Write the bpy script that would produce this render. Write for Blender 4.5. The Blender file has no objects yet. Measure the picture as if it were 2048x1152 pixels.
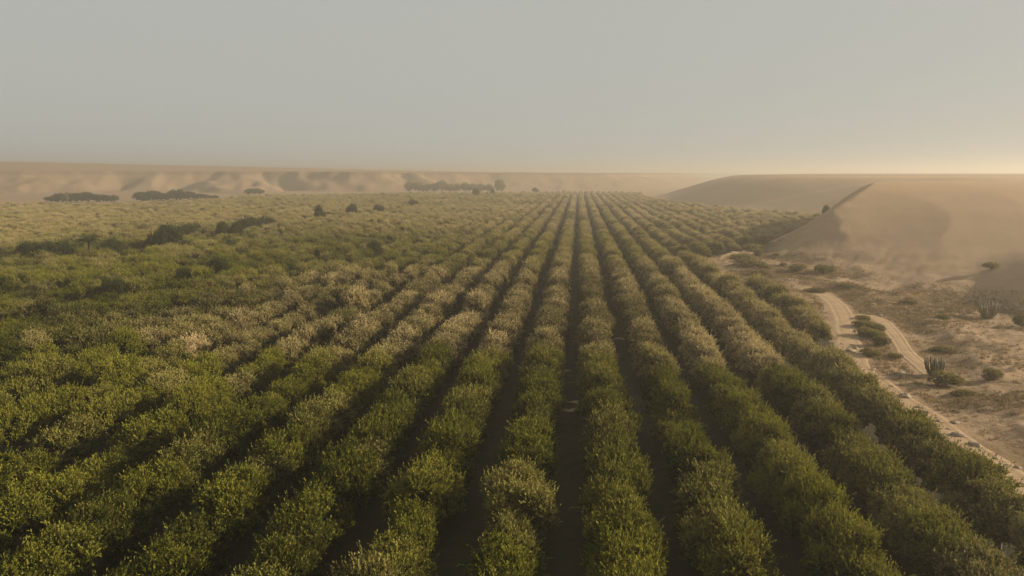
import bpy, math, random
import numpy as np
from mathutils import Matrix, Vector, Euler

random.seed(11)
R = math.radians
scene = bpy.context.scene
col = scene.collection

# ------------------------------------------------------------------ camera
CAM_H = 20.6
PITCH = 9.40
YAW = 5.42
cam_data = bpy.data.cameras.new('camera')
cam_data.sensor_width = 36.0
cam_data.lens = 36.0 * 1384.0 / 2048.0
cam_data.clip_start = 0.5
cam_data.clip_end = 30000
cam = bpy.data.objects.new('camera', cam_data)
col.objects.link(cam)
cam.location = (0, 0, CAM_H)
cam.rotation_euler = (R(90 - PITCH), 0, R(YAW))
scene.camera = cam
CM = Euler((R(90 - PITCH), 0, R(YAW))).to_matrix()
CMI = np.array(CM.transposed())

# ------------------------------------------------------------------ world, sun, exposure
SUN_EL = 18.5
SUN_AZ = 78.0          # degrees to the right of the rows' direction (+Y)
world = bpy.data.worlds.new("World")
scene.world = world
world.use_nodes = True
wn = world.node_tree
wn.nodes.clear()
sky = wn.nodes.new('ShaderNodeTexSky')
sky.sky_type = 'NISHITA'
sky.sun_disc = False
sky.sun_elevation = R(SUN_EL)
sky.sun_rotation = R(SUN_AZ)
sky.dust_density = 4.0
sky.air_density = 1.0
sky.ozone_density = 1.0
pale = wn.nodes.new('ShaderNodeMix')          # thin high overcast that greys the whole sky
pale.data_type = 'RGBA'
pale.inputs['Factor'].default_value = 0.95
pale.inputs['B'].default_value = (5.60, 5.72, 5.32, 1)
wn.links.new(sky.outputs['Color'], pale.inputs['A'])
bg = wn.nodes.new('ShaderNodeBackground')
bg.inputs['Strength'].default_value = 0.0405
wo = wn.nodes.new('ShaderNodeOutputWorld')
wn.links.new(pale.outputs['Result'], bg.inputs['Color'])
wn.links.new(bg.outputs['Background'], wo.inputs['Surface'])

sun_data = bpy.data.lights.new('sun', 'SUN')
sun_data.energy = 5.0
sun_data.angle = R(0.5)
sun_data.color = (1.0, 0.84, 0.60)
sun = bpy.data.objects.new('sun', sun_data)
col.objects.link(sun)
sd = Vector((math.sin(R(SUN_AZ)) * math.cos(R(SUN_EL)), math.cos(R(SUN_AZ)) * math.cos(R(SUN_EL)), math.sin(R(SUN_EL))))
sun.rotation_euler = sd.to_track_quat('Z', 'Y').to_euler()
sun.location = (200, 100, 120)

HAZE_DENSITY = 0.00090
HAZE_G = 0.36

scene.view_settings.view_transform = 'Standard'
scene.view_settings.look = 'None'
scene.view_settings.exposure = 1.05
scene.view_settings.gamma = 1.0
scene.render.engine = 'CYCLES'
scene.cycles.max_bounces = 6
scene.cycles.diffuse_bounces = 3
scene.cycles.transmission_bounces = 3
scene.cycles.glossy_bounces = 2
scene.cycles.volume_bounces = 0
scene.cycles.use_denoising = True
scene.cycles.use_adaptive_sampling = False

# ------------------------------------------------------------------ helpers
def at(px, py, h=0.0):
    """World (x, y) of the point at height h seen at photo pixel (px, py)."""
    d = CM @ Vector(((px - 1024) / 1384.0, (576 - py) / 1384.0, -1.0))
    t = (h - CAM_H) / d.z
    return (d.x * t, d.y * t)

def project(P):
    """Photo pixels and depth of world points (n,3)."""
    q = (P - np.array([0, 0, CAM_H])) @ CMI.T
    z = -q[:, 2]
    zs = np.where(z > 0.1, z, 0.1)
    return 1024 + 1384 * q[:, 0] / zs, 576 - 1384 * q[:, 1] / zs, z

def _hash(ix, iy, seed):
    n = (ix.astype(np.int64) * 374761393 + iy.astype(np.int64) * 668265263 + seed * 1442695041) & 0x7fffffff
    n = ((n ^ (n >> 13)) * 1274126177) & 0x7fffffff
    return ((n ^ (n >> 16)) & 0xffffff) / float(0xffffff)

def vnoise(x, y, s, seed=0):
    x = np.asarray(x, float) / s; y = np.asarray(y, float) / s
    ix = np.floor(x); iy = np.floor(y)
    fx = x - ix; fy = y - iy
    fx = fx * fx * fx * (fx * (fx * 6 - 15) + 10); fy = fy * fy * fy * (fy * (fy * 6 - 15) + 10)
    a = _hash(ix, iy, seed); b = _hash(ix + 1, iy, seed)
    c = _hash(ix, iy + 1, seed); d = _hash(ix + 1, iy + 1, seed)
    return (a + (b - a) * fx) * (1 - fy) + (c + (d - c) * fx) * fy

def fbm(x, y, s, seed=0, octv=4):
    t = 0.0; a = 0.5; n = 0.0
    for i in range(octv):
        t = t + a * vnoise(x, y, s, seed + i * 17); n += a
        a *= 0.5; s *= 0.5
    return t / n

def sstep(t):
    t = np.clip(t, 0, 1)
    return t * t * (3 - 2 * t)

def line_dist(x, y, pts, *vals):
    """Signed distance to a polyline (positive on its right-hand side) and values blended along it."""
    best = np.full(x.shape, 1e18); sg = np.zeros(x.shape)
    outs = [np.zeros(x.shape) for _ in vals]
    for i in range(len(pts) - 1):
        ax, ay = pts[i]; bx, by = pts[i + 1]
        dx, dy = bx - ax, by - ay
        L2 = dx * dx + dy * dy
        t = np.clip(((x - ax) * dx + (y - ay) * dy) / L2, 0, 1)
        qx = x - ax - t * dx; qy = y - ay - t * dy
        d2 = qx * qx + qy * qy
        c = dy * (x - ax) - dx * (y - ay)
        m = d2 < best - 1e-9
        best = np.where(m, d2, best)
        sg = np.where(m, np.where(c >= 0, 1.0, -1.0), sg)
        for o, v in zip(outs, vals):
            o[...] = np.where(m, v[i] + (v[i + 1] - v[i]) * t, o)
    return (np.sqrt(best) * sg, *outs)

def slope_pos(x, y, pts, run):
    """Position on the slope above a foot line, in units of the slope's local run; negative in the valley."""
    best = np.full(x.shape, 1e18)
    for i in range(len(pts) - 1):
        ax, ay = pts[i]; bx, by = pts[i + 1]
        dx, dy = bx - ax, by - ay
        t = np.clip(((x - ax) * dx + (y - ay) * dy) / (dx * dx + dy * dy), 0, 1)
        q = np.hypot(x - ax - t * dx, y - ay - t * dy) / (run[i] + (run[i + 1] - run[i]) * t)
        best = np.minimum(best, q)
    return best * np.where(line_dist(x, y, pts)[0] >= 0, 1.0, -1.0)

def in_poly(x, y, poly):
    x = np.asarray(x, float); y = np.asarray(y, float)
    c = np.zeros(x.shape, bool)
    n = len(poly)
    for i in range(n):
        ax, ay = poly[i]; bx, by = poly[(i + 1) % n]
        m = ((ay > y) != (by > y)) & (x < (bx - ax) * (y - ay) / ((by - ay) if by != ay else 1e-9) + ax)
        c ^= m
    return c

def new_obj(name, mesh, mat=None, parent=None):
    o = bpy.data.objects.new(name, mesh)
    col.objects.link(o)
    if mat is not None and len(mesh.materials) == 0:
        mesh.materials.append(mat)
    if parent is not None:
        o.parent = parent
    return o

def mesh_np(name, verts, faces, mat=None, attrs=None, smooth=False):
    """faces: (n,k) int array."""
    me = bpy.data.meshes.new(name)
    verts = np.asarray(verts, np.float32); faces = np.asarray(faces, np.int32)
    n, k = faces.shape
    me.vertices.add(len(verts)); me.vertices.foreach_set('co', verts.ravel())
    me.loops.add(n * k); me.loops.foreach_set('vertex_index', faces.ravel())
    me.polygons.add(n)
    me.polygons.foreach_set('loop_start', np.arange(0, n * k, k, dtype=np.int32))
    me.update(calc_edges=True)
    if smooth:
        me.polygons.foreach_set('use_smooth', np.ones(n, bool))
    for nm, v in (attrs or {}).items():
        a = me.attributes.new(nm, 'FLOAT', 'POINT')
        a.data.foreach_set('value', np.asarray(v, np.float32))
    if mat is not None:
        me.materials.append(mat)
    me.validate()
    return me

def tag(o, label=None, cat=None, group=None, kind=None):
    if label: o['label'] = label
    if cat: o['category'] = cat
    if group: o['group'] = group
    if kind: o['kind'] = kind
    return o

def empty(name, loc, rz=0.0):
    o = bpy.data.objects.new(name, None)
    o.empty_display_size = 0.5
    col.objects.link(o)
    o.location = loc
    o.rotation_euler = (0, 0, rz)
    return o

# ------------------------------------------------------------------ materials
def nmat(name):
    m = bpy.data.materials.new(name)
    m.use_nodes = True
    nt = m.node_tree
    nt.nodes.clear()
    return m, nt

def N(nt, t, **kw):
    n = nt.nodes.new(t)
    for k, v in kw.items():
        setattr(n, k, v)
    return n

def mixc(nt, fac, a, b):
    n = N(nt, 'ShaderNodeMix', data_type='RGBA')
    for sock, v in (('Factor', fac), ('A', a), ('B', b)):
        if hasattr(v, 'is_output'):
            nt.links.new(v, n.inputs[sock])
        else:
            n.inputs[sock].default_value = v if sock == 'Factor' else (*v, 1)
    return n.outputs['Result']

def ramp(nt, src, p0, p1):
    n = N(nt, 'ShaderNodeMapRange', interpolation_type='SMOOTHSTEP')
    n.inputs['From Min'].default_value = p0
    n.inputs['From Max'].default_value = p1
    nt.links.new(src, n.inputs['Value'])
    return n.outputs['Result']

def noise(nt, vec, scale, detail=4, rough=0.55):
    n = N(nt, 'ShaderNodeTexNoise')
    n.inputs['Scale'].default_value = scale
    n.inputs['Detail'].default_value = detail
    n.inputs['Roughness'].default_value = rough
    nt.links.new(vec, n.inputs['Vector'])
    return n.outputs['Fac']

def math_n(nt, op, a, b=None):
    n = N(nt, 'ShaderNodeMath', operation=op)
    for i, v in enumerate((a, b)):
        if v is None: continue
        if hasattr(v, 'is_output'): nt.links.new(v, n.inputs[i])
        else: n.inputs[i].default_value = v
    return n.outputs[0]

def leaf_material(name, gd, gl, bd, bl, transl=0.24):
    """Leaves: each leaf's own shade between dark and light, the whole plant's tint between green and bronze."""
    m, nt = nmat(name)
    lv = N(nt, 'ShaderNodeAttribute', attribute_name='leafvar').outputs['Fac']
    tint = N(nt, 'ShaderNodeAttribute', attribute_name='tint', attribute_type='INSTANCER').outputs['Fac']
    hue = N(nt, 'ShaderNodeAttribute', attribute_name='hue', attribute_type='INSTANCER').outputs['Fac']
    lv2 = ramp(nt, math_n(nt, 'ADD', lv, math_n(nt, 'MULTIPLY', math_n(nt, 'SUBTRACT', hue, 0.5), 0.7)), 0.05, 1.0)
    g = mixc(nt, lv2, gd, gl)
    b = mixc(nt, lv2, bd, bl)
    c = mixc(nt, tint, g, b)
    d = N(nt, 'ShaderNodeBsdfDiffuse'); nt.links.new(c, d.inputs['Color'])
    t = N(nt, 'ShaderNodeBsdfTranslucent')
    tc = mixc(nt, 0.55, c, (0.16, 0.15, 0.02)); nt.links.new(tc, t.inputs['Color'])
    mx = N(nt, 'ShaderNodeMixShader'); mx.inputs[0].default_value = transl
    nt.links.new(d.outputs[0], mx.inputs[1]); nt.links.new(t.outputs[0], mx.inputs[2])
    o = N(nt, 'ShaderNodeOutputMaterial'); nt.links.new(mx.outputs[0], o.inputs['Surface'])
    return m

M_LEAF = leaf_material('orchard_leaves', (0.014, 0.025, 0.005), (0.178, 0.171, 0.025), (0.055, 0.048, 0.020), (0.50, 0.39, 0.215))  # dark leaf tone deepened to put shade into the foliage
M_DARKLEAF = leaf_material('wild_leaves', (0.012, 0.022, 0.010), (0.040, 0.054, 0.020), (0.03, 0.03, 0.015), (0.09, 0.075, 0.04), 0.25)
M_DRYLEAF = leaf_material('dry_scrub_leaves', (0.070, 0.062, 0.024), (0.22, 0.185, 0.07), (0.10, 0.072, 0.042), (0.28, 0.20, 0.115), 0.3)

def bark_material():
    m, nt = nmat('bark')
    tc = N(nt, 'ShaderNodeTexCoord')
    n = noise(nt, tc.outputs['Object'], 9, 5)
    c = mixc(nt, n, (0.04, 0.030, 0.020), (0.10, 0.075, 0.052))
    b = N(nt, 'ShaderNodeBsdfPrincipled'); nt.links.new(c, b.inputs['Base Color']); b.inputs['Roughness'].default_value = 0.9
    o = N(nt, 'ShaderNodeOutputMaterial'); nt.links.new(b.outputs[0], o.inputs['Surface'])
    return m
M_BARK = bark_material()

def ground_material():
    m, nt = nmat('dry_earth')
    geo = N(nt, 'ShaderNodeNewGeometry')
    pos = geo.outputs['Position']
    n1 = noise(nt, pos, 0.010, 5)
    n2 = noise(nt, pos, 0.09, 6, 0.62)
    n3 = noise(nt, pos, 0.9, 5, 0.65)
    n4 = noise(nt, pos, 4.0, 3, 0.6)
    c = mixc(nt, ramp(nt, n1, 0.35, 0.65), (0.224, 0.150, 0.089), (0.268, 0.186, 0.118))
    c = mixc(nt, math_n(nt, 'MULTIPLY', ramp(nt, n2, 0.44, 0.62), 0.85), c, (0.144, 0.096, 0.048))      # dried grass patches
    c = mixc(nt, math_n(nt, 'MULTIPLY', ramp(nt, n3, 0.52, 0.70), 0.60), c, (0.107, 0.072, 0.041))
    c = mixc(nt, math_n(nt, 'MULTIPLY', ramp(nt, n4, 0.56, 0.72), 0.55), c, (0.301, 0.224, 0.151))
    rg = N(nt, 'ShaderNodeAttribute', attribute_name='rugged').outputs['Fac']
    smooth_c = mixc(nt, math_n(nt, 'ADD', math_n(nt, 'MULTIPLY', ramp(nt, n2, 0.3, 0.7), 0.35), math_n(nt, 'MULTIPLY', ramp(nt, n3, 0.4, 0.65), 0.35)), (0.300, 0.201, 0.123), (0.351, 0.242, 0.154))
    c = mixc(nt, rg, smooth_c, c)
    # orchard floor: brown soil with weeds, darkened to carry the lanes' shade
    of = N(nt, 'ShaderNodeAttribute', attribute_name='orchard').outputs['Fac']
    soil = mixc(nt, ramp(nt, n3, 0.42, 0.62), (0.046, 0.036, 0.022), (0.030, 0.031, 0.014))
    soil = mixc(nt, ramp(nt, n2, 0.4, 0.65), soil, (0.052, 0.042, 0.026))
    c = mixc(nt, of, c, soil)
    # darker rock layer under the rim of the far plateau
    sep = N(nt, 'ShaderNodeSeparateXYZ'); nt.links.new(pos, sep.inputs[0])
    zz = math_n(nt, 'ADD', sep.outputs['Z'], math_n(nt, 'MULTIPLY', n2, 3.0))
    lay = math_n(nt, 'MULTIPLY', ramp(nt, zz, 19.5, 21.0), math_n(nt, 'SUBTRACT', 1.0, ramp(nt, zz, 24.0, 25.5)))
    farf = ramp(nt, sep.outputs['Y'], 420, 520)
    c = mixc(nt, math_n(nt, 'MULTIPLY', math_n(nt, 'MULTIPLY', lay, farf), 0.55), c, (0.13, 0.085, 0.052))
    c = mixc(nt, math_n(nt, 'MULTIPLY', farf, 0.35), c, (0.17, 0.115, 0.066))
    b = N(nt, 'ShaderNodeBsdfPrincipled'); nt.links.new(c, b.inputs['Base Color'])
    b.inputs['Roughness'].default_value = 0.95
    b.inputs['Specular IOR Level'].default_value = 0.1
    bm = N(nt, 'ShaderNodeBump'); bm.inputs['Strength'].default_value = 0.8; bm.inputs['Distance'].default_value = 0.22
    hsum = math_n(nt, 'ADD', math_n(nt, 'MULTIPLY', n3, math_n(nt, 'ADD', math_n(nt, 'MULTIPLY', rg, 1.0), 0.10)), math_n(nt, 'MULTIPLY', n4, 0.18))
    nt.links.new(hsum, bm.inputs['Height'])
    nt.links.new(bm.outputs[0], b.inputs['Normal'])
    o = N(nt, 'ShaderNodeOutputMaterial'); nt.links.new(b.outputs[0], o.inputs['Surface'])
    return m
M_GROUND = ground_material()

def track_material():
    m, nt = nmat('track_dust')
    uvx = N(nt, 'ShaderNodeAttribute', attribute_name='across').outputs['Fac']
    geo = N(nt, 'ShaderNodeNewGeometry')
    n2 = noise(nt, geo.outputs['Position'], 0.5, 5)
    n3 = noise(nt, geo.outputs['Position'], 3.0, 4)
    c = mixc(nt, ramp(nt, n2, 0.3, 0.7), (0.276, 0.188, 0.113), (0.331, 0.232, 0.144))
    # two wheel ruts packed paler, a darker crown between them
    a = math_n(nt, 'ABSOLUTE', math_n(nt, 'SUBTRACT', math_n(nt, 'ABSOLUTE', uvx), 0.48))
    rut = math_n(nt, 'SUBTRACT', 1.0, ramp(nt, a, 0.05, 0.24))
    c = mixc(nt, math_n(nt, 'MULTIPLY', rut, 0.22), c, (0.249, 0.189, 0.130))
    c = mixc(nt, math_n(nt, 'MULTIPLY', ramp(nt, n3, 0.52, 0.7), 0.4), c, (0.128, 0.084, 0.049))
    b = N(nt, 'ShaderNodeBsdfPrincipled'); nt.links.new(c, b.inputs['Base Color'])
    b.inputs['Roughness'].default_value = 0.95; b.inputs['Specular IOR Level'].default_value = 0.1
    bm = N(nt, 'ShaderNodeBump'); bm.inputs['Strength'].default_value = 0.5; bm.inputs['Distance'].default_value = 0.08
    nt.links.new(math_n(nt, 'SUBTRACT', n3, math_n(nt, 'MULTIPLY', rut, 0.4)), bm.inputs['Height']); nt.links.new(bm.outputs[0], b.inputs['Normal'])
    o = N(nt, 'ShaderNodeOutputMaterial'); nt.links.new(b.outputs[0], o.inputs['Surface'])
    return m
M_TRACK = track_material()

def simple_rock():
    m, nt = nmat('field_stone')
    tc = N(nt, 'ShaderNodeTexCoord')
    n = noise(nt, tc.outputs['Object'], 3, 5)
    c = mixc(nt, ramp(nt, n, 0.3, 0.7), (0.13, 0.095, 0.066), (0.33, 0.25, 0.18))
    b = N(nt, 'ShaderNodeBsdfPrincipled'); nt.links.new(c, b.inputs['Base Color']); b.inputs['Roughness'].default_value = 0.95
    o = N(nt, 'ShaderNodeOutputMaterial'); nt.links.new(b.outputs[0], o.inputs['Surface'])
    return m
M_ROCK = simple_rock()

def grass_material():
    m, nt = nmat('dry_grass_blades')
    lv = N(nt, 'ShaderNodeAttribute', attribute_name='leafvar').outputs['Fac']
    c = mixc(nt, lv, (0.10, 0.070, 0.036), (0.33, 0.245, 0.135))
    d = N(nt, 'ShaderNodeBsdfDiffuse'); nt.links.new(c, d.inputs['Color'])
    t = N(nt, 'ShaderNodeBsdfTranslucent'); nt.links.new(c, t.inputs['Color'])
    mx = N(nt, 'ShaderNodeMixShader'); mx.inputs[0].default_value = 0.3
    nt.links.new(d.outputs[0], mx.inputs[1]); nt.links.new(t.outputs[0], mx.inputs[2])
    o = N(nt, 'ShaderNodeOutputMaterial'); nt.links.new(mx.outputs[0], o.inputs['Surface'])
    return m
M_GRASS = grass_material()

# ------------------------------------------------------------------ terrain
TRACK_PX = [(2330, 1245), (2112, 1040), (2012, 955), (1957, 912), (1878, 856), (1796, 797), (1752, 766), (1712, 735), (1698, 700), (1694, 665), (1687, 635), (1674, 610), (1650, 590), (1610, 575)]
BRANCH_PX = [(1698, 642), (1722, 632), (1748, 634), (1768, 645), (1793, 676), (1813, 707), (1850, 738), (1875, 760)]
PATH_PX = [(1438, 530), (1450, 521), (1464, 514), (1486, 506)]
TRACK = [at(*p) for p in TRACK_PX]
BRANCH = [at(*p) for p in BRANCH_PX]

# foot of the right-hand hills, south to north, with run of the slope and height of the plateau
FOOT_R = [(170, -400), (120, -60), (92, 40), (74, 104), (60, 116), (54, 133), (50, 155), (46, 178), (52, 202), (74, 246), (100, 288), (108, 308), (97, 335), (84, 371), (67, 440), (62, 540), (66, 640), (130, 800), (260, 1100), (600, 1700)]
RUN_R = [140, 140, 140, 140, 132, 120, 96, 62, 36, 26, 26, 60, 85, 80, 70, 70, 80, 100, 120, 150]
# foot of the scarp across the valley, left to right
FOOT_L = [(-1900, 150), (-1000, 420), (-700, 600), (-570, 640), (-470, 740), (-330, 770), (-215, 800), (-100, 850), (0, 880), (110, 930), (300, 1300), (500, 2200)]
RUN_L = [130, 130, 130, 130, 135, 130, 130, 120, 120, 120, 130, 150]
TOP_L = [26, 25, 24.5, 24.5, 24, 23.5, 22.5, 21.6, 21.2, 20.8, 20.6, 20.6]
FOOT_L = FOOT_L[::-1]; RUN_L = RUN_L[::-1]; TOP_L = TOP_L[::-1]      # hill on the right-hand side going right to left

def terrain(x, y):
    d = line_dist(x, y, FOOT_R)[0]
    hp = np.interp(y, [100, 260, 420, 900], [17.4, 17.6, 19.0, 20.2])
    n = fbm(x, y, 75, 3, 2) - 0.5
    rr = np.hypot(x, y)
    dd = d + n * 6
    t = np.clip(slope_pos(x, y, FOOT_R, RUN_R), 0, 1)
    hr = hp * (0.62 * sstep(t) + 0.38 * (1 - (1 - t) ** 2))
    hr = hr + (fbm(x, y, 22, 41, 2) - 0.5) * 0.35 * sstep(dd / 10) + (fbm(x, y, 220, 5, 2) - 0.5) * 1.0 * sstep((d - 60) / 150)
    d2, w2, hp2 = line_dist(x, y, FOOT_L, RUN_L, TOP_L)
    hp2 = np.interp(x, [-1000, -470, -215, 0, 200], [25, 24, 22.5, 21.2, 20.6])
    # gullies and bulging spurs cut into the scarp
    wx = x + 0.5 * y + 30 * (fbm(x, y, 90, 61, 2) - 0.5); wy = y + 30 * (fbm(x, y, 90, 67, 2) - 0.5)
    g1 = np.abs(2 * fbm(wx, wy * 0.4, 210, 71, 5) - 1) * 1.9
    g2 = np.abs(2 * fbm(wx, wy * 0.5, 80, 77, 3) - 1) * 1.6
    g3 = fbm(x, y, 20, 83, 3)
    lft = sstep((-x + 60) / 500)
    cut = (0.80 * (g1 - 0.45) + 0.30 * (g2 - 0.42)) * (0.16 + 1.05 * lft) + 0.12 * (g3 - 0.5)
    t2 = slope_pos(x, y, FOOT_L, RUN_L)
    t2 = t2 + cut * (1 - 0.72 * sstep((t2 - 0.55) / 0.4))
    tt = np.clip(t2, 0, 1)
    hl = hp2 * (0.40 * sstep(tt) + 0.44 * tt + 0.16 * sstep((tt - 0.80) / 0.10)) + (g3 - 0.5) * 1.6 * sstep(d2 / 30) * (1 - 0.7 * sstep((d2 - 140) / 60))
    hl = hl + 14.5 * sstep((d2 - 150) / 260) * np.clip((-x - 200) / 720, 0, 1.0)
    # mound that closes the view at the right edge
    mnd = 9.5 * sstep(1 - np.hypot((x - 97), (y - 112) * 0.9) / 34) * sstep((x - 55) / 12)
    h = np.maximum(np.maximum(hr, hl), 0)
    h = h + mnd * (1 - sstep((h - 3) / 8) * 0.6)
    td = np.abs(line_dist(x, y, TRACK)[0])
    tb = np.abs(line_dist(x, y, BRANCH)[0])
    off = sstep((np.minimum(td, tb) - 2.6) / 4)
    outside = 1 - orchard_mask(x, y)
    rough = (fbm(x, y, 7, 23, 4) - 0.5) * 1.3 * (1 - 0.94 * sstep((d + 10) / 45)) + (fbm(x, y, 1.8, 29, 2) - 0.5) * 0.5 * (1 - 0.92 * sstep((d + 10) / 45))
    h = h + rough * off * outside * (1 - sstep((rr - 260) / 300)) + 0.5 * outside * off * sstep((rr - 20) / 30) * (rr < 400)
    return h

# ------------------------------------------------------------------ orchard layout
ORCHARD = [(26.4, -70), (26.4, 80), (31.5, 82), (31.5, 116), (26.4, 118), (26.4, 152), (26.4, 160), (30, 166), (33, 171), (45, 189), (57, 206), (68, 228), (88, 268), (104, 296), (100, 312), (86, 345), (73, 378), (58, 440), (54, 530), (56, 650), (0, 668)] + \
          [at(px, py, 4.2) for px, py in ((800, 384), (500, 389.5), (400, 396.5), (250, 402), (0, 405), (-350, 420), (-900, 470))] + [(-420, -70)]

def orchard_mask(x, y):
    return in_poly(x, y, ORCHARD).astype(float)

SP = 5.35            # between rows
ROW0 = 2.3
def build_layout():
    rng = np.random.default_rng(5)
    out = []
    for k in range(-108, 20):
        xr = ROW0 + SP * k
        y = -66 + rng.random() * 5
        while y < 690:
            out.append((xr + rng.normal(0, 0.11), y + rng.normal(0, 0.25), k))
            y += 3.9 * (0.92 + 0.12 * rng.random())
    a = np.array(out)
    a = a[in_poly(a[:, 0], a[:, 1], ORCHARD)]
    # gaps where a tree has died, more of them in the older left-hand block
    keep = rng.random(len(a)) > np.where(a[:, 0] < -70, 0.05, 0.006)
    a = a[keep]
    # keep what the photo's frame could show, with a wide margin
    X, Y, Z = project(np.c_[a[:, 0], a[:, 1], np.full(len(a), 2.0)])
    near = np.hypot(a[:, 0], a[:, 1]) < 60
    m = ((Z > 3) & (X > -900) & (X < 2900)) | near
    return a[m]

LAY = build_layout()
n_tree = len(LAY)
rng = np.random.default_rng(9)
VARIANTS = 10
T_VAR = rng.integers(0, VARIANTS, n_tree)
T_ROT = rng.integers(0, 2, n_tree) * math.pi + rng.normal(0, 0.16, n_tree)
lx, ly = LAY[:, 0], LAY[:, 1]
patch = fbm(lx, ly, 55, 101, 3)
T_SC = np.c_[1.0 + rng.normal(0, 0.04, n_tree), 1.0 + rng.normal(0, 0.06, n_tree), 1.0 + rng.normal(0, 0.085, n_tree) + (patch - 0.5) * 0.25]
small = rng.random(n_tree) < 0.05
T_SC[small] *= 0.78
T_SC[:, 0] *= 1 - 0.17 * sstep((-lx - 6) / 30)
T_SC[:, 2] *= 1 - 0.06 * sstep((-lx - 6) / 30)
T_SC[:, 2] *= 1 + rng.normal(0, 0.06, n_tree) * (lx < -12)
# the block of silvery bronze trees in the middle distance: starts about 66 m out and fades past 115 m
dd_ = np.hypot(lx, ly * 1.0)
edge0 = 63 + 3.0 * (vnoise(lx, ly, 18, 7) - 0.5)
bronze = sstep((ly - edge0) / 5.0) * (1 - 0.75 * sstep((ly - 112 - 0.28 * lx - 24 * (patch - 0.5)) / 30)) * sstep((lx + 66) / 30) * (1 - 0.5 * sstep((lx - 16) / 10))
T_TINT = np.clip((0.66 + 0.22 * sstep((lx + 40) / 30)) * bronze + 0.14 * (rng.random(n_tree) < 0.15) + rng.normal(0, 0.11, n_tree) + 0.25 * sstep((lx - 12) / 10) + 0.52 * sstep((np.hypot(lx, ly) - 130) / 160), 0, 1)  # last term goldens far trees, distance haze put into the leaf colour
T_HUE = np.clip(0.5 - 0.16 * sstep((lx + 30) / 20) * (1 - sstep((np.hypot(lx, ly) - 55) / 20)) + rng.normal(0, 0.17, n_tree) + (fbm(lx, ly, 30, 131, 2) - 0.5) * 0.9 + 0.10 * sstep((-lx - 20) / 60) + 0.22 * sstep((np.hypot(lx, ly) - 150) / 150), 0, 1)  # last term pales far trees, also haze put into the colour

# ------------------------------------------------------------------ foliage
def unit(v):
    return v / np.maximum(np.linalg.norm(v, axis=-1, keepdims=True), 1e-9)

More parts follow.
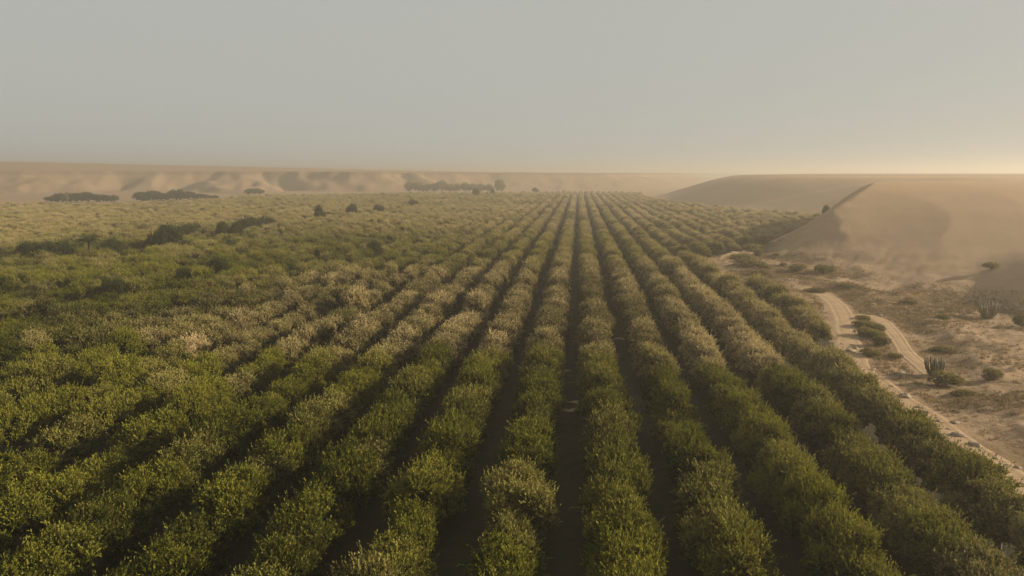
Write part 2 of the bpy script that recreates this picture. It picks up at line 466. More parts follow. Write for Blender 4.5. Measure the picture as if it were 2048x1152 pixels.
def crown_mesh(name, seed, rx, ry, z0, z1, n_lobe, lobe_r, n_sprig, n_leaf, sprig_len, leaf_len, leaf_w, mat, shoot=0.25, lobes=None, sub=0):
    """A crown of leafy shoots: lobes spread through the crown's volume, shoots standing out of each lobe, leaves along each shoot."""
    g = np.random.default_rng(seed)
    zc, rz = (z0 + z1) / 2, (z1 - z0) / 2
    if lobes is None:
        u = unit(g.normal(size=(n_lobe, 3)))
        u[:, 2] = np.where(u[:, 2] < -0.55, -u[:, 2], u[:, 2])
        rad = 0.48 + 0.30 * g.random(n_lobe)
        C = u * rad[:, None] * np.array([rx, ry, rz]) + np.array([0, 0, zc])
        LR = lobe_r * (0.72 + 0.5 * g.random(n_lobe))
    else:
        C, LR = lobes
    if sub:                                    # each lobe carries smaller clumps, with dark hollows between them
        nl = len(C)
        u2 = unit(g.normal(size=(nl * sub, 3)))
        u2[:, 2] = np.where(u2[:, 2] < -0.3, -u2[:, 2], u2[:, 2])
        pi = np.repeat(np.arange(nl), sub)
        trunk_C = C
        C = C[pi] + u2 * (LR[pi] * (0.60 + 0.42 * g.random(nl * sub)))[:, None]
        LR = LR[pi] * (0.34 + 0.22 * g.random(nl * sub))
    else:
        trunk_C = C
    li = g.choice(len(C), n_sprig, p=LR ** 2 / (LR ** 2).sum())
    dr = unit(g.normal(size=(n_sprig, 3)))
    dr[:, 2] = np.where(dr[:, 2] < -0.25, -dr[:, 2] * 0.6, dr[:, 2])
    dr = unit(dr)
    base = C[li] + dr * (LR[li] * (0.70 + 0.28 * g.random(n_sprig)))[:, None]
    # drop shoots deep inside another lobe
    D = np.linalg.norm(base[:, None, :] - C[None], axis=2) / LR[None]
    D[np.arange(n_sprig), li] = 9
    ok = (D.min(1) > 0.72) & (base[:, 2] > z0 * 0.6)
    base, dr, li = base[ok], dr[ok], li[ok]
    n = len(base)
    up = np.clip((base[:, 2] - zc) / rz, -1, 1)
    d = unit(dr * 0.75 + np.array([0, 0, 1.0]) * (0.50 + 0.45 * np.maximum(up, 0))[:, None] + g.normal(size=(n, 3)) * 0.28)
    L = sprig_len * (0.55 + 0.75 * g.random(n)) * (1 + 0.25 * np.maximum(up, 0))
    long = (g.random(n) < shoot * np.clip(up + 0.3, 0, 1))
    L = np.where(long, L * (2.4 if sub else 1.55), L)
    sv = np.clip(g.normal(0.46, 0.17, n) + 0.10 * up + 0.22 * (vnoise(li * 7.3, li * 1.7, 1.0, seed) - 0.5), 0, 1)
    t = (np.arange(n_leaf) + 0.5) / n_leaf
    P = base[:, None, :] + d[:, None, :] * (L[:, None] * t[None])[..., None]
    rnd = unit(g.normal(size=(n, n_leaf, 3)))
    side = unit(rnd - (rnd * d[:, None]).sum(-1, keepdims=True) * d[:, None])
    ld = unit(d[:, None] * (0.75 + 0.6 * t)[None, :, None] + side * 0.7)
    nrm = (dr * 0.8 + np.array([0, 0, 0.35]))[:, None, :] + g.normal(size=(n, n_leaf, 3)) * 0.42
    wv = unit(np.cross(ld, nrm))
    ll = leaf_len * (0.7 + 0.6 * g.random((n, n_leaf, 1)))
    lw = leaf_w * (0.7 + 0.6 * g.random((n, n_leaf, 1)))
    a = P; c = P + ld * ll
    mid = P + ld * ll * 0.48
    b1 = mid + wv * lw; b2 = mid - wv * lw
    V = np.stack([a, b1, c, b2], axis=2).reshape(-1, 3)
    nq = n * n_leaf
    F = np.arange(nq * 4).reshape(nq, 4)
    lv = np.clip(sv[:, None] + g.normal(0, 0.10, (n, n_leaf)) + 0.30 * (t - 0.45)[None], 0, 1)  # paler towards the tip: young growth, with sunlit tips put into the tone
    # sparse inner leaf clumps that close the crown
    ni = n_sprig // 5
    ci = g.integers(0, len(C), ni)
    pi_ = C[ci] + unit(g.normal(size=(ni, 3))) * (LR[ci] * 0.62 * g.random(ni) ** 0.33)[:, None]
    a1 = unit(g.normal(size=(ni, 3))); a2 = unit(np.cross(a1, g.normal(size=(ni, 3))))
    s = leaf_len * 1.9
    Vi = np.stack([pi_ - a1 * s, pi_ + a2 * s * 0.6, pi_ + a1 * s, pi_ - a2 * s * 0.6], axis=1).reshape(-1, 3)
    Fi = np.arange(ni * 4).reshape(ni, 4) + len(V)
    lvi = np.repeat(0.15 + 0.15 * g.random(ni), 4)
    return mesh_np(name, np.vstack([V, Vi]), np.vstack([F, Fi]), mat,
                   {'leafvar': np.concatenate([np.repeat(lv.ravel(), 4), lvi])}), trunk_C

def tube_mesh(name, paths, mat, seg=7):
    """paths: lists of (point, radius)."""
    V, F = [], []
    for path in paths:
        base = len(V)
        for i, (p, r) in enumerate(path):
            p = Vector(p)
            q = Vector(path[min(i + 1, len(path) - 1)][0]) - Vector(path[max(i - 1, 0)][0])
            q.normalize()
            s = q.cross(Vector((0.31, 0.9, 0.17))); s.normalize()
            u = q.cross(s)
            for j in range(seg):
                a = 2 * math.pi * j / seg
                V.append(tuple(p + s * (r * math.cos(a)) + u * (r * math.sin(a))))
        for i in range(len(path) - 1):
            for j in range(seg):
                j2 = (j + 1) % seg
                F.append((base + i * seg + j, base + i * seg + j2, base + (i + 1) * seg + j2, base + (i + 1) * seg + j))
    return mesh_np(name, np.array(V), np.array(F), mat, smooth=True)

def trunk_mesh(name, seed, C, fork, r0):
    g = random.Random(seed)
    paths = [[((0, 0, -0.15), r0 * 1.35), ((0.03, 0.02, fork * 0.4), r0), ((0.05, -0.03, fork), r0 * 0.85)]]
    top = Vector((0.05, -0.03, fork))
    idx = list(range(len(C))); g.shuffle(idx)
    for i in idx[:7]:
        c = Vector(C[i])
        m = top.lerp(c, 0.5) + Vector((g.uniform(-.12, .12), g.uniform(-.12, .12), 0.12))
        paths.append([(top - Vector((0, 0, 0.1)), r0 * 0.6), (m, r0 * 0.4), (c, r0 * 0.16)])
    return tube_mesh(name, paths, mat=M_BARK)

CROWNS, TRUNKS = [], []
for v in range(VARIANTS):
    g = random.Random(100 + v)
    q = np.random.default_rng(700 + v)
    nl = 40
    ang = q.uniform(-0.55, math.pi + 0.55, nl)                       # clipped hedge section: lobes round the sides and over the top
    rr_ = np.sqrt(q.uniform(0.45, 1.0, nl))
    LC = np.c_[1.24 * rr_ * np.cos(ang), q.uniform(-1.75, 1.75, nl), 1.62 + 1.27 * rr_ * np.sin(ang) + q.normal(0, 0.10, nl)]
    LR_ = 0.60 * q.uniform(0.75, 1.2, nl)
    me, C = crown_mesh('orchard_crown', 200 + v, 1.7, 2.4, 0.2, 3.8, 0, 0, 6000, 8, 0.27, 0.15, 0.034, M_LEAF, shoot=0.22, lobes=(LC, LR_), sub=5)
    CROWNS.append(me)
    TRUNKS.append(trunk_mesh('orchard_trunk', 300 + v, C, 0.9, 0.14))

# ------------------------------------------------------------------ ground sheet
def build_ground():
    fwd = -YAW
    a_f = np.linspace(fwd - 56, fwd + 56, 760)
    a_b = np.linspace(fwd + 56, fwd + 304, 90)[1:-1]
    ang = np.radians(np.concatenate([a_f, a_b]))
    r = [4.0]
    while r[-1] < 6200:
        step = 0.0105 if r[-1] < 1600 else 0.03
        r.append(r[-1] * (1 + step))
    r = np.array(r)
    A, RR = np.meshgrid(ang, r)
    x = (RR * np.sin(A)).ravel(); y = (RR * np.cos(A)).ravel()
    x = np.append(x, 0.0); y = np.append(y, 0.0)
    z = terrain(x, y)
    nr, na = len(r), len(ang)
    i = np.arange(nr - 1)[:, None] * na; j = np.arange(na)[None]
    j2 = (j + 1) % na
    F = np.stack([i + j, i + na + j, i + na + j2, i + j2], axis=-1).reshape(-1, 4)
    ctr = nr * na
    F2 = np.stack([np.full(na, ctr), np.arange(na), (np.arange(na) + 1) % na, (np.arange(na) + 1) % na], axis=-1)
    om = orchard_mask(x, y)
    dR = line_dist(x, y, FOOT_R)[0]
    rugged = (1 - 0.92 * sstep((dR + 8) / 40)) * (1 - 0.6 * sstep((np.hypot(x, y) - 180) / 200))
    V = np.c_[x, y, z]
    me = mesh_np('ground', V, F, M_GROUND, {'orchard': om, 'rugged': rugged}, smooth=True)
    # the innermost fan
    import bmesh
    bm = bmesh.new(); bm.from_mesh(me); bm.verts.ensure_lookup_table()
    for q in range(na):
        f = bm.faces.new((bm.verts[ctr], bm.verts[q], bm.verts[(q + 1) % na])); f.smooth = True
    bmesh.ops.recalc_face_normals(bm, faces=bm.faces[:])
    bm.to_mesh(me); bm.free()
    return tag(new_obj('ground', me), 'tan valley floor under the orchard rising into eroded desert hills', 'ground', kind='structure')
ground = build_ground()

def smooth_line(pts, n):
    pts = np.array(pts); s = np.r_[0, np.cumsum(np.hypot(*np.diff(pts, axis=0).T))]
    q = np.linspace(0, s[-1], n)
    x = np.interp(q, s, pts[:, 0]); y = np.interp(q, s, pts[:, 1])
    k = np.hanning(15); k /= k.sum()
    xp = np.convolve(np.pad(x, 7, 'edge'), k, 'valid'); yp = np.convolve(np.pad(y, 7, 'edge'), k, 'valid')
    return np.c_[xp, yp]

def ribbon(name, pts, width, lift, label):
    P = smooth_line(pts, 220)
    T = np.gradient(P, axis=0); T /= np.linalg.norm(T, axis=1, keepdims=True)
    Nn = np.c_[T[:, 1], -T[:, 0]]
    na = 13
    u = np.linspace(-1, 1, na)
    wob = 1 + 0.45 * (fbm(P[:, 0], P[:, 1], 5, 211, 3) - 0.5)
    wl = width / 2 * wob
    X = P[:, None, 0] + Nn[:, None, 0] * (u[None] * wl[:, None]); Y = P[:, None, 1] + Nn[:, None, 1] * (u[None] * wl[:, None])
    Z = np.full(X.shape, 0.0)
    tz = terrain(X.ravel(), Y.ravel()).reshape(X.shape)
    Z = tz + lift - 0.06 * (np.abs(u)[None] > 0.97) * 1.0
    n = len(P)
    i = np.arange(n - 1)[:, None] * na; j = np.arange(na - 1)[None]
    F = np.stack([i + j, i + j + 1, i + na + j + 1, i + na + j], axis=-1).reshape(-1, 4)
    me = mesh_np(name, np.c_[X.ravel(), Y.ravel(), Z.ravel()], F, M_TRACK, {'across': np.tile(u, n)}, smooth=True)
    return tag(new_obj(name, me), label, 'track', kind='structure')
ribbon('dirt_track', TRACK, 3.3, 0.035, 'pale dirt track with wheel ruts running beside the last orchard row')
ribbon('side_track', BRANCH, 2.2, 0.05, 'narrow pale side track branching round the low green shrubs')

ribbon('sand_path', [at(*p) for p in PATH_PX], 3.4, 0.10, 'short pale sandy path between the orchard blocks below the hill')

def ground_z(x, y):
    return float(terrain(np.array([float(x)]), np.array([float(y)]))[0])

# ------------------------------------------------------------------ orchard trees: the 300 that show largest as things
def visible_area():
    hs, ws = 4.0, 2.3
    z = np.zeros(n_tree)
    x0, y0, zz = project(np.c_[lx, ly, z + 0.9])
    x1, y1, z1 = project(np.c_[lx, ly, z + hs])
    w = ws * 1384 / np.maximum(z1, 1)
    top = y1 - 0.45 * w; bot = y0 + 0.2 * w
    L, Rr = np.clip(x1 - w, 0, 2048), np.clip(x1 + w, 0, 2048)
    T, B = np.clip(top, 0, 1152), np.clip(bot, 0, 1152)
    a = (Rr - L) * (B - T)
    full = (2 * w) * (bot - top)
    a[z1 < 5] = 0
    return a, a / np.maximum(full, 1)
AREA, FRAC = visible_area()
cand = np.where(FRAC > 0.22)[0]
NEAR = cand[np.argsort(-AREA[cand])][:300]
near_set = set(NEAR.tolist())
ORD = ['first', 'second', 'third', 'fourth', 'fifth', 'sixth', 'seventh', 'eighth', 'ninth', 'tenth', 'eleventh', 'twelfth', 'thirteenth', 'fourteenth', 'fifteenth', 'sixteenth', 'seventeenth', 'eighteenth', 'nineteenth', 'twentieth']
TENS = {20: 'twenty', 30: 'thirty', 40: 'forty'}
def ordinal(n):
    if n <= 20: return ORD[n - 1]
    t, u = n // 10 * 10, n % 10
    return (TENS[t][:-1] + 'ieth') if u == 0 else TENS[t] + '-' + ORD[u - 1]

def look_word(i):
    t, h = T_TINT[i], T_HUE[i]
    if t > 0.55: return 'bronze-tinged' if h > 0.45 else 'brownish'
    if t > 0.28: return 'olive-brown' if h < 0.55 else 'golden-green'
    if h > 0.68: return 'yellow-green'
    if h < 0.36: return 'dark green'
    return 'olive-green'

in_row = {}
for i in np.where(FRAC > 0.22)[0]:
    in_row.setdefault(int(LAY[i, 2]), []).append(i)
rank = {}
for k, lst in in_row.items():
    for r_, i in enumerate(sorted(lst, key=lambda q: ly[q])):
        rank[i] = r_ + 1

first_crown = {}
def orchard_tree(i):
    v = int(T_VAR[i])
    t = empty('orchard_tree', (lx[i], ly[i], 0.0), T_ROT[i])
    t.scale = T_SC[i]
    k = int(LAY[i, 2])
    if k == 5:
        lab = f'{look_word(i)} orchard tree, {ordinal(rank[i])} up the short row past the dirt track bend'
    else:
        lab = f'{look_word(i)} orchard tree, {ordinal(rank[i])} in view up the {ordinal(5 - k)} row left of the dirt track'
        if len(lab.split()) > 16:
            lab = lab.replace('left of the dirt', 'from the dirt')
    tag(t, lab, 'tree', 'orchard trees in long rows')
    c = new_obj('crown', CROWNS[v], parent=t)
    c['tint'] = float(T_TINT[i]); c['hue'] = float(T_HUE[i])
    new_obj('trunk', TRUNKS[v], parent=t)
    first_crown.setdefault(v, c)
for i in NEAR:
    orchard_tree(int(i))

# the rest of the orchard, thousands of trees far up the rows, as one object
def far_orchard():
    idx = np.array([i for i in range(n_tree) if i not in near_set])
    me = bpy.data.meshes.new('far_orchard')
    P = np.c_[lx[idx], ly[idx], np.zeros(len(idx))].astype(np.float32)
    me.vertices.add(len(idx)); me.vertices.foreach_set('co', P.ravel())
    def fa(nm, v):
        a = me.attributes.new(nm, 'FLOAT', 'POINT'); a.data.foreach_set('value', np.asarray(v, np.float32))
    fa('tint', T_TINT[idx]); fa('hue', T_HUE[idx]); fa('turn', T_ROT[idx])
    a = me.attributes.new('variant', 'INT', 'POINT'); a.data.foreach_set('value', T_VAR[idx].astype(np.int32))
    a = me.attributes.new('size', 'FLOAT_VECTOR', 'POINT'); a.data.foreach_set('vector', T_SC[idx].astype(np.float32).ravel())
    me.materials.append(M_LEAF)
    o = tag(new_obj('far_orchard', me), 'thousands of orchard trees far up the rows', 'orchard', kind='stuff')
    ng = bpy.data.node_groups.new('plant_rows', 'GeometryNodeTree')
    ng.interface.new_socket('Geometry', in_out='INPUT', socket_type='NodeSocketGeometry')
    ng.interface.new_socket('Geometry', in_out='OUTPUT', socket_type='NodeSocketGeometry')
    gi = ng.nodes.new('NodeGroupInput'); go = ng.nodes.new('NodeGroupOutput')
    iop = ng.nodes.new('GeometryNodeInstanceOnPoints')
    g2i = ng.nodes.new('GeometryNodeGeometryToInstance')
    for v in range(VARIANTS):
        oi = ng.nodes.new('GeometryNodeObjectInfo')
        oi.transform_space = 'ORIGINAL'
        oi.inputs['Object'].default_value = first_crown[v]
        ng.links.new(oi.outputs['Geometry'], g2i.inputs[0])
    def attr(nm, dt):
        n = ng.nodes.new('GeometryNodeInputNamedAttribute'); n.data_type = dt
        n.inputs['Name'].default_value = nm
        return [s for s in n.outputs if s.enabled and s.name == 'Attribute'][0]
    cx = ng.nodes.new('ShaderNodeCombineXYZ')
    ng.links.new(attr('turn', 'FLOAT'), cx.inputs['Z'])
    ng.links.new(gi.outputs[0], iop.inputs['Points'])
    ng.links.new(g2i.outputs[0], iop.inputs['Instance'])
    iop.inputs['Pick Instance'].default_value = True
    ng.links.new(attr('variant', 'INT'), iop.inputs['Instance Index'])
    ng.links.new(cx.outputs[0], iop.inputs['Rotation'])
    ng.links.new(attr('size', 'FLOAT_VECTOR'), iop.inputs['Scale'])
    ng.links.new(iop.outputs[0], go.inputs[0])
    md = o.modifiers.new('plant_rows', 'NODES'); md.node_group = ng
far_orchard()

# ------------------------------------------------------------------ wild trees and bushes
WILD = []
for v in range(4):
    me, C = crown_mesh('wild_crown', 500 + v, 1.0, 1.0, 0.10, 1.0, 12, 0.44, 1500, 8, 0.20, 0.085, 0.024, M_DARKLEAF, shoot=0.3)
    WILD.append((me, trunk_mesh('wild_trunk', 600 + v, C, 0.22, 0.05)))
SCRUB = []
for v in range(4):
    me, C = crown_mesh('scrub_crown', 540 + v, 1.0, 1.0, 0.02, 1.0, 10, 0.42, 800, 7, 0.20, 0.10, 0.030, M_DRYLEAF, shoot=0.2)
    SCRUB.append((me, trunk_mesh('scrub_stems', 640 + v, C, 0.06, 0.04)))

GROVE = []
for v in range(3):
    me, C = crown_mesh('grove_crown', 580 + v, 0.9, 0.9, 0.08, 1.0, 12, 0.40, 1300, 8, 0.20, 0.085, 0.024, M_LEAF, shoot=0.3)
    GROVE.append((me, trunk_mesh('grove_trunk', 680 + v, C, 0.22, 0.05)))

def wild(name, kit, x, y, z, rad, h, label, cat, group=None, tint=0.0, hue=0.5, v=0, rz=None):
    t = empty(name, (x, y, z), random.uniform(0, 6.28) if rz is None else rz)
    tag(t, label, cat, group)
    me, tr = kit[v % len(kit)]
    c = new_obj('crown' if cat == 'tree' else 'foliage', me, parent=t); c.scale = (rad, rad, h)
    c['tint'] = tint; c['hue'] = hue
    s = new_obj('trunk' if cat == 'tree' else 'stems', tr, parent=t); s.scale = (rad, rad, h)
    return t

G = 'dark wild trees standing in the orchard'
for q, (px, py, wpx, h, lab, hue) in enumerate([
    (58, 499, 44, 5.6, 'dark bushy tree at the left frame edge, left of the palm', 0.45),
    (112, 497, 60, 5.8, 'broad dark wild tree just left of the palm', 0.4),
    (222, 494, 48, 5.4, 'dark wild tree just right of the palm foot', 0.4),
    (331, 481, 58, 7.4, 'tallest darkest wild tree of the line, right of the palm', 0.2),
    (357, 470, 30, 6.2, 'small dark tree tucked behind the tallest wild tree', 0.3),
    (383, 461, 44, 6.2, 'yellowish green wild tree above the darkest clump', 0.9),
    (447, 461, 36, 6.0, 'brown-green wild tree midway along the dark tree line', 0.5),
    (470, 464, 28, 6.4, 'slim dark wild tree beside the brown-green one', 0.3),
    (497, 450, 52, 6.4, 'wide dark wild tree in the middle of the line', 0.3),
    (531, 443, 40, 5.8, 'grey-green wild tree right of the wide dark one', 0.5),
    (638, 431, 24, 7.4, 'lone dark tree casting a long shadow across the orchard', 0.2),
    (704, 423, 26, 7.0, 'second lone dark tree farther up the orchard with long shadow', 0.2),
    (757, 418, 26, 6.0, 'hazy dark tree at the far right of the wild tree line', 0.3),
    (826, 407, 22, 6.2, 'small brownish tree farthest along the wild tree line', 0.4),
    (748, 497, 44, 5.2, 'round dark bushy tree alone among paler orchard trees', 0.15),
    (440, 529, 44, 5.2, 'blue-green round tree in the left middle of the orchard', 0.35),
    (366, 548, 34, 5.0, 'dark round tree below the blue-green one on the left', 0.2),
    (225, 571, 44, 5.2, 'dark low tree nearest the camera in the left block', 0.2)]):
    x, y = at(px, py, 4.0)
    dist = math.hypot(x, y)
    wild('wild_tree', WILD, x, y, 0, wpx * dist / 1402 / 2 * 0.86, h * 0.70, lab, 'tree', G, 0.1, hue + 0.2, q)

# palm
def palm(px, py, h):
    x, y = at(px, py, 4.0)
    t = empty('palm_tree', (x, y, 0))
    tag(t, 'lone palm with arching fronds rising above the left orchard trees', 'palm tree')
    tr = tube_mesh('palm_trunk', [[((0, 0, -0.2), 0.34), ((0.1, 0, h * 0.4), 0.27), ((0.15, 0.05, h * 0.8), 0.25), ((0.15, 0.05, h), 0.30)]], M_BARK, 10)
    new_obj('trunk', tr, parent=t)
    g = np.random.default_rng(77)
    V, F, lv = [], [], []
    for i in range(34):
        az = i * 2.399 + g.uniform(-.15, .15); el0 = R(g.uniform(18, 82)); L = g.uniform(3.1, 3.9)
        p = np.array([0.15, 0.05, h]); el = el0
        hd = np.array([math.cos(az), math.sin(az), 0]); sidev = np.array([-math.sin(az), math.cos(az), 0])
        ns = 22
        val = g.uniform(0.2, 0.8)
        for s in range(ns):
            d = hd * math.cos(el) + np.array([0, 0, 1]) * math.sin(el)
            p = p + d * L / ns
            el -= R(4.8)
            f = s / ns
            ll = 0.62 * math.sin(math.pi * min(1, 0.15 + f * 0.85)) + 0.10
            for sg in (-1, 1):
                e = p + sidev * sg * ll + d * 0.30 * ll - np.array([0, 0, 0.30 * ll])
                b = len(V)
                V += [p - d * 0.045, p + d * 0.045, e + d * 0.02, e - d * 0.02]
                F.append((b, b + 1, b + 2, b + 3)); lv += [val] * 4
    me = mesh_np('palm_fronds', np.array(V), np.array(F), M_DARKLEAF, {'leafvar': lv})
    c = new_obj('crown', me, parent=t); c['tint'] = 0.0; c['hue'] = 1.0
palm(178, 503, 6.1)

# scrub in front of the far scarp, at the left
for q, (px, py, wpx, h, lab) in enumerate([
    (105, 404, 26, 2.6, 'low dark bush at the left end of the first scrub strip'),
    (128, 405, 30, 3.0, 'dark bush second from the left in the first scrub strip'),
    (152, 405, 30, 3.0, 'dark bush third from the left in the first scrub strip'),
    (177, 404, 32, 3.8, 'tall dark bush in the middle of the first scrub strip'),
    (200, 404, 28, 3.4, 'dark bush right of the tallest in the first scrub strip'),
    (222, 404, 24, 2.2, 'small bush at the right end of the first scrub strip'),
    (283, 404, 34, 3.2, 'dark bush at the left end of the longer scrub strip'),
    (306, 403, 34, 4.2, 'tallest dark bush of the longer scrub strip'),
    (330, 402, 32, 3.8, 'dark bush right of the tallest in the longer strip'),
    (354, 401, 32, 3.6, 'dark bush in the middle of the longer scrub strip'),
    (378, 400, 30, 3.0, 'dark bush right of the middle in the longer strip'),
    (402, 399, 30, 2.4, 'low dark bush near the right end of the longer strip'),
    (425, 398, 26, 1.9, 'lowest bush at the right end of the longer strip')]):
    x, y = at(px, py, 0)
    dist = math.hypot(x, y)
    wild('scrub_bush', WILD, x, y, ground_z(x, y) - 0.1, wpx * dist / 1402 / 2 * 0.9, h * (1.1 + 0.5 * (q * 7 % 4) / 3), lab, 'bush', 'dark scrub below the far scarp', 0.2, 0.4, q)
x, y = at(509, 389.5, 0)
wild('round_bush', WILD, x, y, ground_z(x, y), 7.5, 4.4, 'round hazy bush alone at the foot of the far scarp', 'bush', None, 0.3, 0.6, 1)
for q, (px, py, wpx, h, lab) in enumerate([(127, 407, 7, 4.0, 'short pale green tree at the orchard edge by the scrub'), (134, 407, 6, 5.6, 'slim pale green poplar at the orchard edge by the scrub')]):
    x, y = at(px, py, 0)
    wild('slim_tree', SCRUB, x, y, 0, wpx * math.hypot(x, y) / 1402 / 2, h, lab, 'tree', None, 0.0, 0.95, q)

# grove at the far end of the orchard, haze put into its paled leaves
for q, (px, w, h, lab) in enumerate([
    (819, 22, 9.0, 'tall tree at the left end of the distant hazy grove'),
    (836, 24, 7.6, 'second tree from the left in the distant hazy grove'),
    (853, 24, 6.8, 'third tree from the left in the distant hazy grove'),
    (869, 22, 7.0, 'fourth tree from the left in the distant hazy grove'),
    (884, 24, 8.2, 'rounded tree in the middle of the distant hazy grove'),
    (900, 22, 6.9, 'tree right of the rounded middle one in the grove'),
    (913, 18, 6.6, 'tree left of the gap in the distant hazy grove'),
    (930, 20, 6.6, 'tree right of the gap in the distant hazy grove'),
    (946, 22, 6.9, 'pale tree third from the right end of the grove'),
    (962, 24, 6.4, 'low tree second from the right end of the grove'),
    (978, 18, 6.2, 'low tree left of the tall standalone one'),
    (999, 22, 10.2, 'tall round tree standing apart at the grove right end')]):
    x, y = at(px, 384.5, 0)
    dist = math.hypot(x, y)
    wild('grove_tree', GROVE, x, y, ground_z(x, y) - 0.1, w * dist / 1402 / 2 * 1.0, h * (0.92 + 0.22 * ((q * 37 % 10) / 10)), lab, 'tree', 'hazy trees at the far end of the orchard', 0.25, 0.95, q)
for px, py, w, h, lab in [(952, 394, 14, 6.0, 'yellowish tree in front of the distant grove'), (985, 391, 9, 5.6, 'tiny dark tree in front of the standalone grove tree'), (1071, 384, 12, 4.2, 'low dark bushy tree at the far end of the rows')]:
    x, y = at(px, py, 2.0)
    wild('field_tree', WILD, x, y, 0, w * math.hypot(x, y) / 1402 / 2, h, lab, 'tree', None, 0.1, 0.8, int(px))

# ------------------------------------------------------------------ right-hand scrubland
S = 'low shrubs on the dry ground by the track'
for q, (px, py, wpx, h, tint, hue, lab) in enumerate([
    (1722, 634, 34, 0.5, 0.0, 0.7, 'flat yellow-green shrub where the side track leaves'),
    (1728, 650, 38, 0.85, 0.3, 0.6, 'brownish green shrub at the head of the shrub island'),
    (1754, 656, 30, 0.8, 0.0, 0.6, 'green shrub beside the inner bend of the side track'),
    (1736, 668, 46, 1.0, 0.0, 0.85, 'largest bright green shrub on the island between the tracks'),
    (1757, 673, 34, 0.9, 0.0, 0.8, 'bright green shrub right of the largest island shrub'),
    (1763, 688, 28, 1.25, 0.5, 0.1, 'dark grey-brown shrub at the tail of the island'),
    (1740, 706, 38, 0.75, 0.0, 0.7, 'green low shrub below the island beside the main track'),
    (1790, 712, 26, 0.6, 0.5, 0.4, 'grey low shrub left of the side track'),
    (1892, 764, 54, 1.2, 0.0, 0.75, 'green spreading shrub at the foot of the dark spiny cactus'),
    (1888, 700, 44, 0.55, 0.1, 0.5, 'long flat olive shrub in the dry grass'),
    (1883, 640, 26, 0.7, 0.1, 0.3, 'small dark green shrub far up the dry slope'),
    (1648, 551, 38, 1.7, 0.2, 0.4, 'rounded brown-green bush at the foot of the near hill'),
    (1598, 546, 40, 1.5, 0.6, 0.4, 'reddish brown bush left of the rounded hill-foot bush'),
    (1528, 542, 20, 1.0, 0.3, 0.2, 'small dark shrub between track and hill foot'),
    (1566, 534, 16, 0.8, 0.3, 0.2, 'tiny dark shrub higher on the hill foot'),
    (1552, 516, 12, 0.7, 0.4, 0.3, 'tiny shrub on the lower flank of the near hill'),
    (1518, 515, 20, 1.6, 0.6, 0.4, 'reddish shrub behind the olive mound by the track'),
    (1508, 505, 44, 1.9, 0.0, 0.9, 'rounded olive mound of scrub with a lit top by the orchard'),
    (1482, 522, 46, 1.6, 0.0, 0.85, 'low olive scrub mound nearest the pale track end'),
    (1500, 537, 54, 1.7, 0.5, 0.35, 'brown scrub mound in front of the olive mounds'),
    (1522, 552, 34, 1.0, 0.7, 0.4, 'reddish flat shrub beyond the end of the short row'),
    (1630, 580, 40, 0.7, 0.4, 0.3, 'flat dark shrub beside the last short-row trees'),
    (1690, 577, 36, 0.6, 0.5, 0.3, 'flat brown shrub on the ground above the track bend'),
    (1818, 612, 30, 0.7, 0.3, 0.4, 'faint olive shrub midway up the dry ground'),
    (1980, 758, 36, 1.1, 0.7, 0.35, 'brown twiggy shrub in the dry grass at the right'),
    (2040, 655, 20, 1.6, 0.4, 0.3, 'dark shrub cut by the right frame edge'),
    (1930, 790, 44, 0.5, 0.3, 0.4, 'flat olive shrub below the brown twiggy one'),
    (1977, 575, 24, 1.2, 0.1, 0.6, 'faint green shrub on the slope by the right mound'),
    (1642, 441, 15, 3.4, 0.2, 0.3, 'lone dark bush on the skyline of the near hill flank')]):
    x, y = at(px, py, 0.3)
    z = ground_z(x, y)
    if q == 28:
        x, y = at(1652, 437, 5.0); z = ground_z(x, y)
    dist = math.hypot(x, y)
    wild('shrub', SCRUB, x, y, z - 0.08, wpx * dist / 1402 / 2, h * 0.8, lab, 'shrub', S, tint, hue, q)

def cactus(px, py, h, rad, n, seed, lab, mat):
    """Candelabra clump of upright thick spiny arms."""
    x, y = at(px, py, 0)
    z = ground_z(x, y)
    t = empty('cactus_clump', (x, y, z))
    tag(t, lab, 'cactus', 'upright cactus clumps in the dry grass')
    g = random.Random(seed)
    for i in range(n):
        a = i * 2.4; r = rad * math.sqrt((i + 0.5) / n)
        bx, by = 0.3 * r * math.cos(a), 0.3 * r * math.sin(a)
        tx, ty = r * math.cos(a), r * math.sin(a)
        hh = h * g.uniform(0.62, 1.0)
        p = [((bx, by, -0.1), 0.07), ((bx + (tx - bx) * 0.75, by + (ty - by) * 0.75, hh * 0.35), 0.085), ((tx, ty, hh * 0.7), 0.08), ((tx * 1.02, ty * 1.02, hh), 0.05), ((tx * 1.02, ty * 1.02, hh + 0.05), 0.01)]
        new_obj('arm', tube_mesh('cactus_arm', [p], mat, 7), parent=t)

def cactus_mat(name, a, b):
    m, nt = nmat(name)
    tc = N(nt, 'ShaderNodeTexCoord')
    n = noise(nt, tc.outputs['Object'], 6, 4)
    c = mixc(nt, n, a, b)
    bs = N(nt, 'ShaderNodeBsdfPrincipled'); nt.links.new(c, bs.inputs['Base Color']); bs.inputs['Roughness'].default_value = 0.7
    o = N(nt, 'ShaderNodeOutputMaterial'); nt.links.new(bs.outputs[0], o.inputs['Surface'])
    return m
MC1 = cactus_mat('dark_cactus', (0.055, 0.052, 0.028), (0.11, 0.10, 0.055))
MC2 = cactus_mat('olive_cactus', (0.09, 0.075, 0.035), (0.16, 0.13, 0.06))
cactus(1868, 752, 2.1, 1.0, 26, 3, 'dark candelabra cactus beside the end of the side track', MC1)
cactus(1974, 642, 2.6, 1.25, 28, 4, 'olive candelabra cactus on the slope near the right edge', MC2)

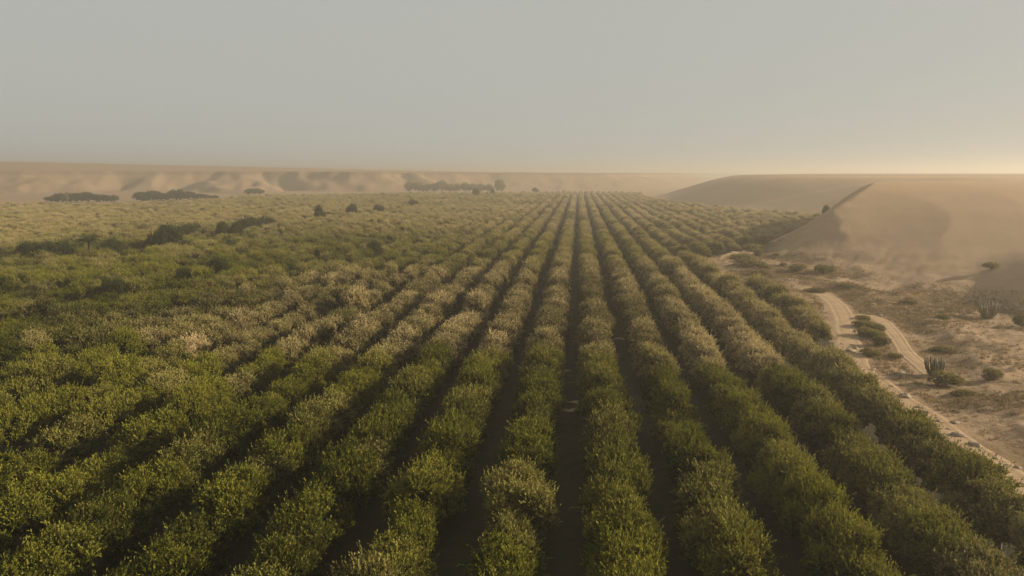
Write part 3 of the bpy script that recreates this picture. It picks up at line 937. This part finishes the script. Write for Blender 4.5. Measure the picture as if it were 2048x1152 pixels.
# stones along the track edge
def rock_mesh(seed):
    import bmesh
    bm = bmesh.new()
    bmesh.ops.create_icosphere(bm, subdivisions=3, radius=1.0)
    g = np.random.default_rng(seed)
    off = g.random(3) * 50
    co = np.array([v.co[:] for v in bm.verts])
    d = 0.62 + 0.55 * fbm(co[:, 0] * 1.3 + co[:, 2] * 0.7 + off[0], co[:, 1] * 1.3 - co[:, 2] * 0.9 + off[1], 1.0, seed, 3)
    pl = unit(g.normal(size=(7, 3)))
    for v, k, c in zip(bm.verts, d, co):
        q = c * k
        for nn in pl:
            s = q @ nn
            if s > 0.66: q = q - nn * (s - 0.66)
        v.co = (q[0], q[1], q[2] * 0.62)
    me = bpy.data.meshes.new('stone'); bm.to_mesh(me); bm.free()
    me.materials.append(M_ROCK)
    return me
ROCKS = [rock_mesh(40 + i) for i in range(5)]
for q, (px, py, wpx, lab) in enumerate([
    (1784, 770, 10, 'small stone at the track edge farthest up the bend'),
    (1812, 790, 26, 'dark earthy boulder at the track edge below the small stone'),
    (1838, 812, 14, 'brown stone in the row along the track edge'),
    (1852, 822, 14, 'flat brown stone touching the track edge midway'),
    (1878, 840, 14, 'stone on the track edge above the pale gap'),
    (1897, 855, 10, 'small dark stone low on the track edge'),
    (1911, 842, 16, 'stone set back from the track edge in dry grass'),
    (1915, 868, 24, 'largest dark boulder lying on the track edge'),
    (1949, 887, 22, 'flat dark boulder right of the largest one'),
    (1968, 903, 7, 'tiny stone after the flat dark boulder'),
    (1993, 914, 12, 'brown stone near the lower end of the track edge'),
    (2016, 927, 9, 'small stone second from the frame edge on the track verge'),
    (2036, 932, 14, 'pale round stone nearest the right frame edge'),
    (1702, 701, 24, 'brown flat boulder lying in the middle of the main track'),
    (1712, 695, 12, 'small stone behind the flat boulder in the track'),
    (1706, 688, 9, 'small dark stone on the track above the boulder'),
    (1684, 686, 8, 'tiny dark stone on the left rut of the track'),
    (1746, 737, 13, 'brown stone on the right verge below the shrub island'),
    (1802, 744, 16, 'dark stone in weeds right of the main track'),
    (1763, 698, 6, 'tiny white stone beside the dark island shrub'),
    (1746, 612, 12, 'dark stone in the wash beyond the side track'),
    (1760, 630, 12, 'brown stone on the outer edge of the side track bend')]):
    x, y = at(px, py, 0.15)
    o = new_obj('stone', ROCKS[q % 5])
    s = wpx * math.hypot(x, y) / 1402 / 2 * 1.15
    o.location = (x, y, ground_z(x, y) + 0.10 * s); o.scale = (s, s * 0.8, s * 0.7); o.rotation_euler = (0, 0, random.uniform(0, 6.28))
    tag(o, lab, 'stone', 'stones along the dirt track')

# dry grass tufts on the scrubland
def dry_grass():
    g = np.random.default_rng(21)
    n = 190000
    x = 24 + 90 * g.random(n); y = 8 + 190 * g.random(n)
    px, py, z = project(np.c_[x, y, np.zeros(n)])
    dens = fbm(x, y, 9, 301, 4)
    td = np.abs(line_dist(x, y, TRACK)[0]); tb = np.abs(line_dist(x, y, BRANCH)[0])
    dR = line_dist(x, y, FOOT_R)[0]
    ok = (orchard_mask(x, y) < 0.5) & (td > 2.1) & (tb > 1.5) & (px < 2600) & (z > 5) & (g.random(n) < np.clip((dens - 0.34) * 4, 0.06, 1)) & (g.random(n) > sstep((dR + 6) / 16))
    x, y = x[ok], y[ok]; n = len(x)
    zz = terrain(x, y)
    nb = 7
    B = np.c_[x, y, zz - 0.03][:, None, :] + np.concatenate([g.normal(0, 0.10, (n, nb, 2)), np.zeros((n, nb, 1))], axis=2)
    d = unit(np.concatenate([g.normal(0, 0.55, (n, nb, 2)), np.ones((n, nb, 1))], axis=2))
    hgt = (0.16 + 0.24 * g.random((n, 1, 1))) * (0.6 + 0.6 * g.random((n, nb, 1)))
    s = unit(np.cross(d, g.normal(size=(n, nb, 3)))) * 0.035
    V = np.stack([B - s, B + s, B + d * hgt + s * 0.2, B + d * hgt - s * 0.2], axis=2).reshape(-1, 3)
    lv = np.repeat(np.clip(0.5 + 0.9 * (fbm(x, y, 5, 331, 3) - 0.5) + g.normal(0, 0.16, n), 0, 1), nb * 4)
    me = mesh_np('dry_grass', V, np.arange(n * nb * 4).reshape(-1, 4), M_GRASS, {'leafvar': lv})
    tag(new_obj('dry_grass', me), 'parched grass tufts scattered over the slope right of the track', 'grass', kind='stuff')
dry_grass()

# ------------------------------------------------------------------ air
def haze():
    m, nt = nmat('dusty_air')
    v = N(nt, 'ShaderNodeVolumePrincipled')
    v.inputs['Color'].default_value = (0.60, 0.56, 0.505, 1)
    v.inputs['Density'].default_value = HAZE_DENSITY
    v.inputs['Anisotropy'].default_value = HAZE_G
    o = N(nt, 'ShaderNodeOutputMaterial'); nt.links.new(v.outputs[0], o.inputs['Volume'])
    s, z0, z1 = 6600.0, -3.0, 42.0
    V = [(-s, -s, z0), (s, -s, z0), (s, s, z0), (-s, s, z0), (-s, -s, z1), (s, -s, z1), (s, s, z1), (-s, s, z1)]
    F = [(0, 3, 2, 1), (4, 5, 6, 7), (0, 1, 5, 4), (1, 2, 6, 5), (2, 3, 7, 6), (3, 0, 4, 7)]
    tag(new_obj('haze', mesh_np('haze', V, F, m)), 'warm dusty haze lying over the valley', 'haze', kind='stuff')
haze()
print('trees', n_tree, 'near', len(NEAR), 'max terrain', max(v.co.z for v in ground.data.vertices))
